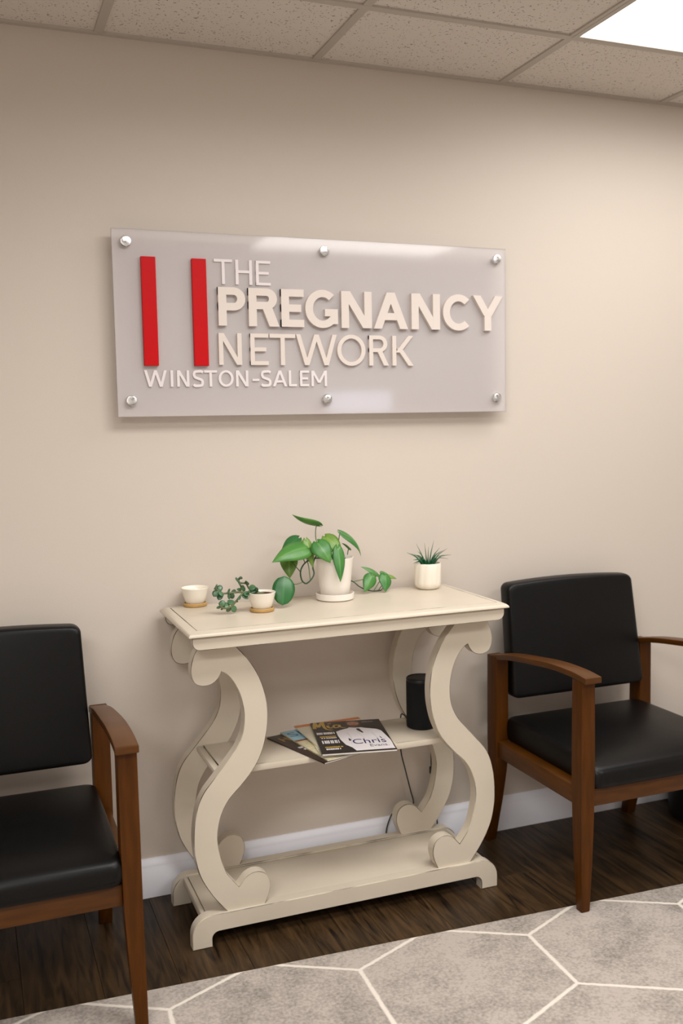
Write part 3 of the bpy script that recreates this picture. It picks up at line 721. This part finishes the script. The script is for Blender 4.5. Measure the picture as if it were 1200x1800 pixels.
vine([(.268, -.125, .955), (.2452, -.13, .966), (.2176, -.15, .9712), (.1858, -.16, .9637), (.1667, -.17, .9434), (.1686, -.17, .9167), (.181, -.17, .9048), (.1982, -.165, .9137), (.2093, -.16, .9292), (.2094, -.15, .9498), (.2212, -.14, .9722), (.2366, -.13, .9773), (.2555, -.12, .9553)], .0022, M['vine'], ph)
vine([(.300, -.100, .957), (.318, -.068, .963), (.335, -.066, .925), (.345, -.076, .893), (.3574, -.093, .8838), (.3797, -.09, .8659), (.4179, -.085, .8510), (.4489, -.08, .8500)], .0017, M['vine'], ph)
for pts in ([(.250, -.118, .957), (.2335, -.115, 1.02), (.2364, -.11, 1.0566), (.246, -.108, 1.060)],
            [(.1667, -.17, .9380), (.1576, -.14, .9557), (.150, -.122, .975), (.148, -.120, .984)],
            [(.1709, -.17, .9092), (.1475, -.172, .9053), (.1339, -.172, .9172), (.1205, -.172, .9275)],
            [(.1960, -.166, .9120), (.1945, -.158, .95), (.191, -.150, .98), (.192, -.158, 1.004)],
            [(.1827, -.158, .9637), (.181, -.14, .985), (.182, -.115, 1.01), (.185, -.100, 1.025)],
            [(.270, -.122, .957), (.30, -.112, 1.0), (.3085, -.11, 1.0324), (.312, -.108, 1.034)],
            [(.279, -.13, .957), (.271, -.14, .985), (.276, -.165, .996), (.2785, -.172, .999)],
            [(.305, -.12, .957), (.3321, -.10, .9598), (.3420, -.091, .981), (.349, -.09, .983)],
            [(.262, -.128, .957), (.235, -.14, .985), (.222, -.155, 1.010), (.219, -.165, 1.018)],
            [(.268, -.12, .957), (.262, -.115, .99), (.262, -.112, 1.015), (.264, -.112, 1.026)],
            [(.214, -.148, .968), (.20, -.146, .99), (.193, -.144, 1.012), (.193, -.146, 1.023)],
            [(.272, -.11, .957), (.276, -.102, .99), (.274, -.100, 1.013)],
            [(.3549, -.094, .886), (.3899, -.085, .8886), (.4120, -.082, .8955), (.42, -.082, .898)],
            [(.4232, -.085, .8510), (.4414, -.08, .8727), (.4543, -.073, .8875), (.458, -.06, .899)],
            [(.4400, -.081, .8500), (.462, -.072, .872), (.468, -.072, .889), (.465, -.077, .895)],
            [(.4000, -.087, .858), (.426, -.07, .878), (.440, -.066, .892), (.443, -.07, .896)],
            [(.4489, -.08, .8500), (.474, -.066, .868), (.478, -.063, .884), (.480, -.065, .889)]):
    vine(pts, .0013, M['stem'], ph, 'petiole', 4, 6)

# small bowls with wooden saucers
def small_bowl(c, parent, notch=False):
    B().lathe([(.0, 0), (.0315, 0), (.0335, .002), (.0335, .0075), (.0315, .0095), (.0295, .0095), (.0285, .0065), (0, .0065)], (c[0], c[1], TZ), 40).build('saucer', M['saucerwood'], parent, angle=40)
    B().lathe([(.0, .0068), (.024, .0068), (.0262, .009), (.033, .030), (.0385, .0515), (.0380, .0525), (.0365, .0515), (.033, .043), (.026, .014), (.0, .0125)], (c[0], c[1], TZ), 48).build('bowl', M['ivory_ceramic'], parent, angle=40)
bw = thing('planter_bowl', (-.108, -.045, TZ), 'empty small white planter bowl on a round wooden saucer, leftmost on the console top', 'planter')
small_bowl((-.108, -.045), bw)
jd = thing('potted_jade_plant', (.041, -.204, TZ), 'small white bowl with sprawling dark jade succulent on a round wooden saucer', 'plant')
small_bowl((.041, -.204), jd)
B().lathe([(.0345, .0455), (.030, .0475), (.015, .049), (0, .0485)], (.041, -.204, TZ), 32).build('soil', M['soil'], jd)
JS = [[(.050, -.204, .892), (.0348, -.20, .8965), (.0098, -.20, .9061), (-.0003, -.20, .9230), (-.0203, -.20, .9276), (-.0188, -.20, .9411)],
      [(.046, -.206, .892), (.020, -.205, .8975), (-.0002, -.205, .9010), (-.0348, -.21, .903), (-.0677, -.21, .9030), (-.0800, -.21, .910), (-.0902, -.21, .9200)],
      [(-.0100, -.206, .9020), (-.024, -.213, .890), (-.034, -.215, .8800), (-.0500, -.218, .8660), (-.0690, -.216, .8640), (-.0790, -.215, .8730)],
      [(-.020, -.206, .9020), (-.016, -.205, .915), (-.0203, -.20, .9276)]]
for pts in JS: vine(pts, [.0026]*((len(pts)-1)*4+1), M['jstem'], jd, 'stem', 4, 7)
JC = [(-.0157, .9410), (-.0325, .9370), (-.022, .9256), (-.0011, .9275), (-.0109, .912), (.0045, .9110), (.0238, .9167), (.0112, .9050), (.0260, .9040), (-.0001, .9010), (-.0905, .9230), (-.075, .9185), (-.0928, .8989), (-.0777, .8949), (-.0675, .9050), (-.0545, .9091), (-.0362, .9044), (-.0222, .9094), (-.0504, .8892), (-.0199, .8932), (-.0045, .8960), (-.0421, .8903), (-.059, .8781), (-.0795, .8663), (-.0687, .8644), (-.0717, .8765), (-.0451, .8755), (-.0541, .858), (-.0393, .8567), (-.0287, .8765), (-.0457, .8644), (-.0645, .8786), (-.0061, .8883), (.0136, .8960)]
stempts = [v for pts in JS for v in catmull(pts, 4)]
for i, (x, z) in enumerate(JC):
    y = -.206+random.uniform(-.012, .008); c = Vector((x, y, z))
    st = min(stempts, key=lambda q: (q-c).length); d = c-st
    if d.length < .004: d = Vector((random.uniform(-1, 1), -.6, random.uniform(-.4, 1)))*.006
    tip = st+d.normalized()*random.uniform(.0165, .022)
    wd = random.choice([.014, .0165, .018, .008])
    nn = (random.uniform(-.5, .5), -1, random.uniform(.1, .9))
    build_leaf(leaf_mesh(st, tip, wd, nn, .06, .1, heart=False, nt=7, ns=2), M['jade'], jd, thick=.0022)

# spiky plant in a folded white pot
al = thing('potted_spiky_plant', (.602, -.087, TZ), 'thin-bladed spiky green plant in a ribbed white pot, rightmost on the console top', 'plant')
def fw(t, z):
    k = min(1, max(0, (z-.004)/.02)); tt = t+.10*math.sin(z*60)
    return 1+k*(.055*abs(math.sin(5.5*tt))**.7-.03)
B().lathe([(.0, 0), (.028, 0), (.034, .003), (.0395, .012), (.0405, .022), (.0405, .050), (.0405, .076), (.0395, .0790), (.0375, .0785), (.0365, .074), (.0365, .066), (0, .065)], (.602, -.087, TZ), 132, wob=fw).build('pot', M['ivory_ceramic'], al, angle=50)
B().lathe([(.0355, .0662), (.02, .068), (0, .069)], (.602, -.087, TZ), 28).build('soil', M['soil'], al)
AT = [(.5257, -.10, .9618, .5), (.5724, -.07, .9825, .2), (.5394, -.115, .9400, .6), (.5980, -.075, .9840, .05), (.6040, -.09, .9730, .05), (.6327, -.07, .9890, .25), (.6728, -.08, .9620, .5), (.6796, -.095, .9440, .75), (.6232, -.11, .9550, .3), (.5580, -.11, .9644, .6), (.5613, -.055, .9507, .6), (.6679, -.06, .9544, .6), (.5440, -.11, .9290, .6), (.64, -.12, .9500, .6), (.585, -.125, .953, .4), (.5500, -.10, .9520, .8), (.6500, -.075, .9660, .4), (.5660, -.12, .9380, .7), (.6600, -.11, .9350, .8), (.6120, -.12, .9600, .15)]
for x, y, z, bend in AT:
    d = Vector((x-.602, y+.087, 0)); b0 = Vector((.602, -.087, .908))+d*.16; tp = Vector((x, y, z))
    mid = b0.lerp(tp, .5)+Vector((0, 0, .016*bend+.004))
    q = catmull([b0, b0.lerp(mid, .5)+Vector((0, 0, .006*bend)), mid, tp], 4)
    n = len(q); lb = B().tube(q, [max(.0003, .0048*(1-(i/(n-1))**1.6)) for i in range(n)], 6, sq=.45)
    lb.luv = [(1, 0)]*len(lb.v); build_leaf(lb, M['blade'], al, thick=.0001)

# ------------------------------------------------------------------ speaker and cords
SP = (.527, -.187)
sp = thing('smart_speaker', (SP[0], SP[1], .4535), 'black fabric cylinder speaker standing on the console middle shelf behind the right leg', 'speaker')
B().lathe([(0, 0), (.041, 0), (.044, .003), (.044, .136), (.0435, .139)], (SP[0], SP[1], .4535), 48).build('body', M['fabric'], sp, angle=40)
B().lathe([(.0436, .139), (.0436, .146), (.0415, .1485), (.0395, .1475), (.039, .1455), (0, .1455)], (SP[0], SP[1], .4535), 48).build('top_ring', M['black'], sp, angle=40)
B().lathe([(.0, .1456), (.030, .1456), (.030, .1466), (.0, .1468)], (SP[0], SP[1], .4535), 32).build('control_plate', M['black'], sp, angle=40)
cd = B().tube(catmull([(.500, -.143, .4585), (.5125, -.118, .4570), (.5208, -.085, .4562), (.5240, -.052, .452), (.5255, -.040, .420), (.5301, -.03, .3308), (.5467, -.025, .264), (.5642, -.025, .1923), (.572, -.028, .150), (.545, -.034, .128), (.512, -.03, .130), (.5002, -.022, .1239), (.4858, -.022, .0947), (.4793, -.022, .0642), (.478, -.024, .003)], 5), .0021, 7).build('power_cord', M['cord'])
tag(cd, 'thin black cord running from the speaker down the wall behind the console', 'cord')
pc = thing('plug_cord', (.638, -.03, .0), 'short black cord hanging below the shelf next to the right rear scroll leg', 'cord')
B().tube(catmull([(.632, -.03, .40), (.6347, -.03, .3275), (.6353, -.03, .2755), (.637, -.03, .25), (.646, -.033, .17), (.6539, -.031, .0749), (.655, -.032, .003)], 5), .0021, 7).build('cable', M['cord'], pc)
B().box(.630, .645, -.036, -.024, .238, .262, .003).build('cable_clip', M['cord'], pc)

# ------------------------------------------------------------------ magazines
def poly2(b, pts, z, mi=0):
    b.add([(p[0], p[1], z) for p in pts], [tuple(range(len(pts)))]); return b
def magazine(c, ang, z, cov, label, name='magazine', th=.0036):
    t = thing(name, (c[0], c[1], z), label, 'magazine'); t.rotation_euler = (0, 0, math.radians(ang))
    def part(b, nm, mm):
        o = b.build(nm, mm, None, smooth=False)
        # local coordinates: the thing's own frame
        me = o.data; me.transform(Matrix.Translation(o.location)); o.location = (0, 0, 0); o.parent = t; return o
    part(B().box(-.1015, .1015, -.1365, .1365, .0003, th-.0004), 'pages', M['paper'])
    part(B().box(-.1025, .1025, -.1375, .1375, th-.0004, th).box(-.1025, -.102, -.1375, .1375, 0, th-.0004).box(-.1025, .1025, -.1375, .1375, 0, .0003), 'cover', cov)
    return t, part, th+.00012
def textb(b, s, x, y, hgt, z, width=None, shear=0):
    cu = bpy.data.curves.new('txt', 'FONT'); cu.body = s; cu.size = 1; cu.shear = shear
    ob = bpy.data.objects.new('txt', cu); C.objects.link(ob)
    dgp = bpy.context.evaluated_depsgraph_get(); me = bpy.data.meshes.new_from_object(ob.evaluated_get(dgp))
    C.objects.unlink(ob); bpy.data.objects.remove(ob)
    xs = [v.co.x for v in me.vertices]; ys = [v.co.y for v in me.vertices]
    sc = hgt/(max(ys)-min(0, min(ys))); sx = sc if not width else width/(max(xs)-min(xs))
    b.add([(x+(v.co.x-min(xs))*sx, y+v.co.y*sc, z) for v in me.vertices], [tuple(p.vertices) for p in me.polygons])
    bpy.data.meshes.remove(me); return b
def ticks(b, x0, x1, y, h, z):            # a line of print too small to read
    x = x0
    while x < x1-.002:
        wd = random.uniform(.0022, .0044); wd = min(wd, x1-x); poly2(b, [(x, y), (x+wd, y), (x+wd, y+h), (x, y+h)], z); x += wd+.0009
        if random.random() < .15: x += .002
def brush(b, pts, w0, w1, z):
    q = catmull([(p[0], p[1], 0) for p in pts], 6); n = len(q)
    L = []; Rr = []
    for i, p in enumerate(q):
        d = (q[min(i+1, n-1)]-q[max(i-1, 0)]).normalized(); wd = w0+(w1-w0)*i/(n-1); nn = Vector((-d.y, d.x, 0))*wd/2
        L.append(p+nn); Rr.append(p-nn)
    for i in range(n-1): b.add([(v.x, v.y, z) for v in (L[i], L[i+1], Rr[i+1], Rr[i])], [(0, 1, 2, 3)])

MZ = .4535
t, part, z = magazine((.211, -.2136), 16.7, MZ, M['cbrown'], 'dark brown magazine with gold title letter, bottom of the fan on the shelf')
b = B(); textb(b, 'H', -.085, .075, .035, z, .022); part(b, 'title_print', M['cgold'])
b = B(); ticks(b, -.085, .04, .0, .012, z); ticks(b, -.080, .03, -.018, .010, z); part(b, 'headline_print', M['cwhite'])
b = B(); [ticks(b, -.075, .03, yy, .009, z) for yy in (-.045, -.06, -.075, -.09)]; part(b, 'text_print', M['cgrey'])
t, part, z = magazine((.2418, -.2123), 9.5, MZ+.0037, M['cpale'], 'magazine with pale blue sky cover and dark blue title, second from bottom of the fan')
b = B(); poly2(b, [(-.1025, .045), (.1025, .045), (.1025, .1375), (-.1025, .1375)], z); part(b, 'sky_print', M['cblue'])
b = B(); poly2(b, [(-.1025, .038), (.1025, .034), (.1025, .047), (-.1025, .049)], z+.0001); part(b, 'ground_print', M['cred'])
b = B(); textb(b, 'SKIRT', -.094, .084, .036, z+.0001, .18); part(b, 'title_print', M['cteal'])
b = B(); poly2(b, [(-.06, -.105), (.09, -.105), (.09, -.092), (-.06, -.092)], z); part(b, 'band_print', M['cyellow'])
b = B(); poly2(b, [(-.06, -.121), (.09, -.121), (.09, -.107), (-.06, -.107)], z); part(b, 'strip_print', M['cnavy'])
t, part, z = magazine((.276, -.2215), -8.5, MZ+.0074, M['ccream'], 'orange-headed magazine, only a top corner showing behind the black one')
b = B(); poly2(b, [(-.1025, .112), (.1025, .112), (.1025, .1375), (-.1025, .1375)], z); part(b, 'header_print', M['corange'])
t, part, z = magazine((.2714, -.2100), 1.0, MZ+.0111, M['ccream'], 'cream magazine with orange header and lime green blot, just under the black one')
b = B(); poly2(b, [(-.1025, .118), (.1025, .118), (.1025, .1375), (-.1025, .1375)], z); part(b, 'header_print', M['corange'])
b = B(); poly2(b, [(-.060, .085), (-.040, .085), (-.040, .114), (-.060, .114)], z); part(b, 'title_print', M['ink'])
b = B(); poly2(b, [(-.068, .055), (-.04, .050), (-.01, .06), (-.01, .078), (-.05, .080), (-.07, .07)], z); part(b, 'blot_print', M['cgreen'])
b = B(); poly2(b, [(-.085, -.08), (-.02, -.09), (.0, .03), (-.06, .038), (-.075, 0)], z); part(b, 'picture_print', M['cpale'])
t, part, z = magazine((.284, -.2405), -12.8, MZ+.0148, M['ink'], 'black magazine with gold script title and man in white shirt, topmost in the fan', th=.005)
b = B(); poly2(b, [(-.0391, .0433), (-.0226, .0568), (-.003, .0669), (.003, .0755), (.0209, .0687), (.0356, .070), (.0485, .0613), (.0781, .046), (.0892, .0292), (.0950, -.0155), (.1000, -.0551), (.1000, -.0867), (.0989, -.1119), (.0999, -.1265), (-.0071, -.1271), (-.0141, -.1001), (-.0284, -.0736), (-.0366, -.0293), (-.0391, .0096)], z)
part(b, 'shirt_print', M['cwhite'])
b = B(); brush(b, [(-.01, .03), (-.005, -.02), (-.012, -.07)], .004, .002, z+.0001); brush(b, [(.06, .02), (.066, -.03), (.06, -.06)], .004, .002, z+.0001); brush(b, [(.02, .03), (.03, -.02), (.028, -.05)], .002, .002, z+.0001); part(b, 'fold_print', M['cshade'])
b = B(); poly2(b, [(.0209, .0600), (.0296, .0600), (.0370, .0211), (.0327, .0191), (.0219, .0441)], z+.0002); poly2(b, [(-.0129, -.0182), (-.0072, -.0358), (-.0107, -.0457), (-.0148, -.0395)], z+.0002); poly2(b, [(.0747, -.0155), (.0806, -.0388), (.076, -.0351)], z+.0002); part(b, 'tie_print', M['ink'])
b = B(); poly2(b, [(-.002, .118), (.004, .130), (.020, .134), (.036, .128), (.041, .112), (.039, .092), (.030, .078), (.020, .072), (.008, .078), (.001, .094)], z+.0001); part(b, 'beard_print', M['chair'])
b = B(); poly2(b, [(.002, .106), (.006, .122), (.020, .126), (.034, .120), (.037, .106), (.032, .094), (.020, .092), (.008, .095)], z+.0002); part(b, 'face_print', M['cskin'])
b = B(); poly2(b, [(.008, .110), (.015, .110), (.015, .113), (.008, .113)], z+.0003); poly2(b, [(.024, .110), (.031, .110), (.031, .113), (.024, .113)], z+.0003); poly2(b, [(.014, .0975), (.026, .0975), (.024, .1005), (.016, .1005)], z+.0003); part(b, 'feature_print', M['chair'])
b = B()
brush(b, [(-.096, .080), (-.094, .110), (-.090, .136)], .011, .008, z); brush(b, [(-.090, .136), (-.087, .110), (-.083, .092)], .008, .010, z+.00003); brush(b, [(-.083, .092), (-.076, .118), (-.068, .137)], .009, .009, z+.00006)
brush(b, [(-.068, .137), (-.068, .105), (-.066, .080), (-.060, .066), (-.046, .060)], .011, .004, z+.00009)
brush(b, [(-.055, .104), (-.056, .088), (-.050, .079), (-.044, .084)], .009, .006, z); brush(b, [(-.054, .118), (-.044, .122)], .007, .005, z)
brush(b, [(-.022, .102), (-.034, .104), (-.040, .090), (-.034, .079), (-.025, .086), (-.021, .102)], .007, .006, z+.00003); brush(b, [(-.021, .104), (-.021, .086), (-.014, .076), (-.004, .073)], .007, .003, z+.00006)
part(b, 'title_print', M['cgold'])
b = B(); textb(b, 'Chris', -.006, -.0730, .040, z+.0004, .092); part(b, 'headline_print', M['cnavy'])
b = B(); textb(b, 'Evans.', .036, -.1020, .021, z+.0004, .052); part(b, 'subhead_print', M['cgrey'])
b = B(); ticks(b, -.096, -.045, .0245, .018, z); ticks(b, -.088, -.044, -.013, .008, z); ticks(b, -.090, -.042, -.055, .026, z); ticks(b, -.086, -.042, -.108, .012, z); ticks(b, .047, .08, .117, .003, z); part(b, 'text_print', M['cwhite'])
b = B(); ticks(b, -.091, -.043, -.002, .011, z); ticks(b, -.087, -.036, -.091, .010, z); part(b, 'caption_print', M['cgold'])

# ------------------------------------------------------------------ waste bin
wb = thing('waste_bin', (1.62, -.19, 0), 'black round waste bin on the floor under the right armchair at the right photo edge', 'bin')
B().lathe([(0, 0), (.135, 0), (.142, .006), (.165, .27), (.168, .275), (.165, .279), (.160, .27), (.137, .012), (0, .010)], (1.62, -.19, .0005), 48).build('body', M['bin'], wb, angle=40)
B().lathe([(.166, .262), (.172, .264), (.172, .282), (.166, .284), (.163, .282), (.166, .279)], (1.62, -.19, .0005), 48).build('rim', M['bin'], wb, angle=40)
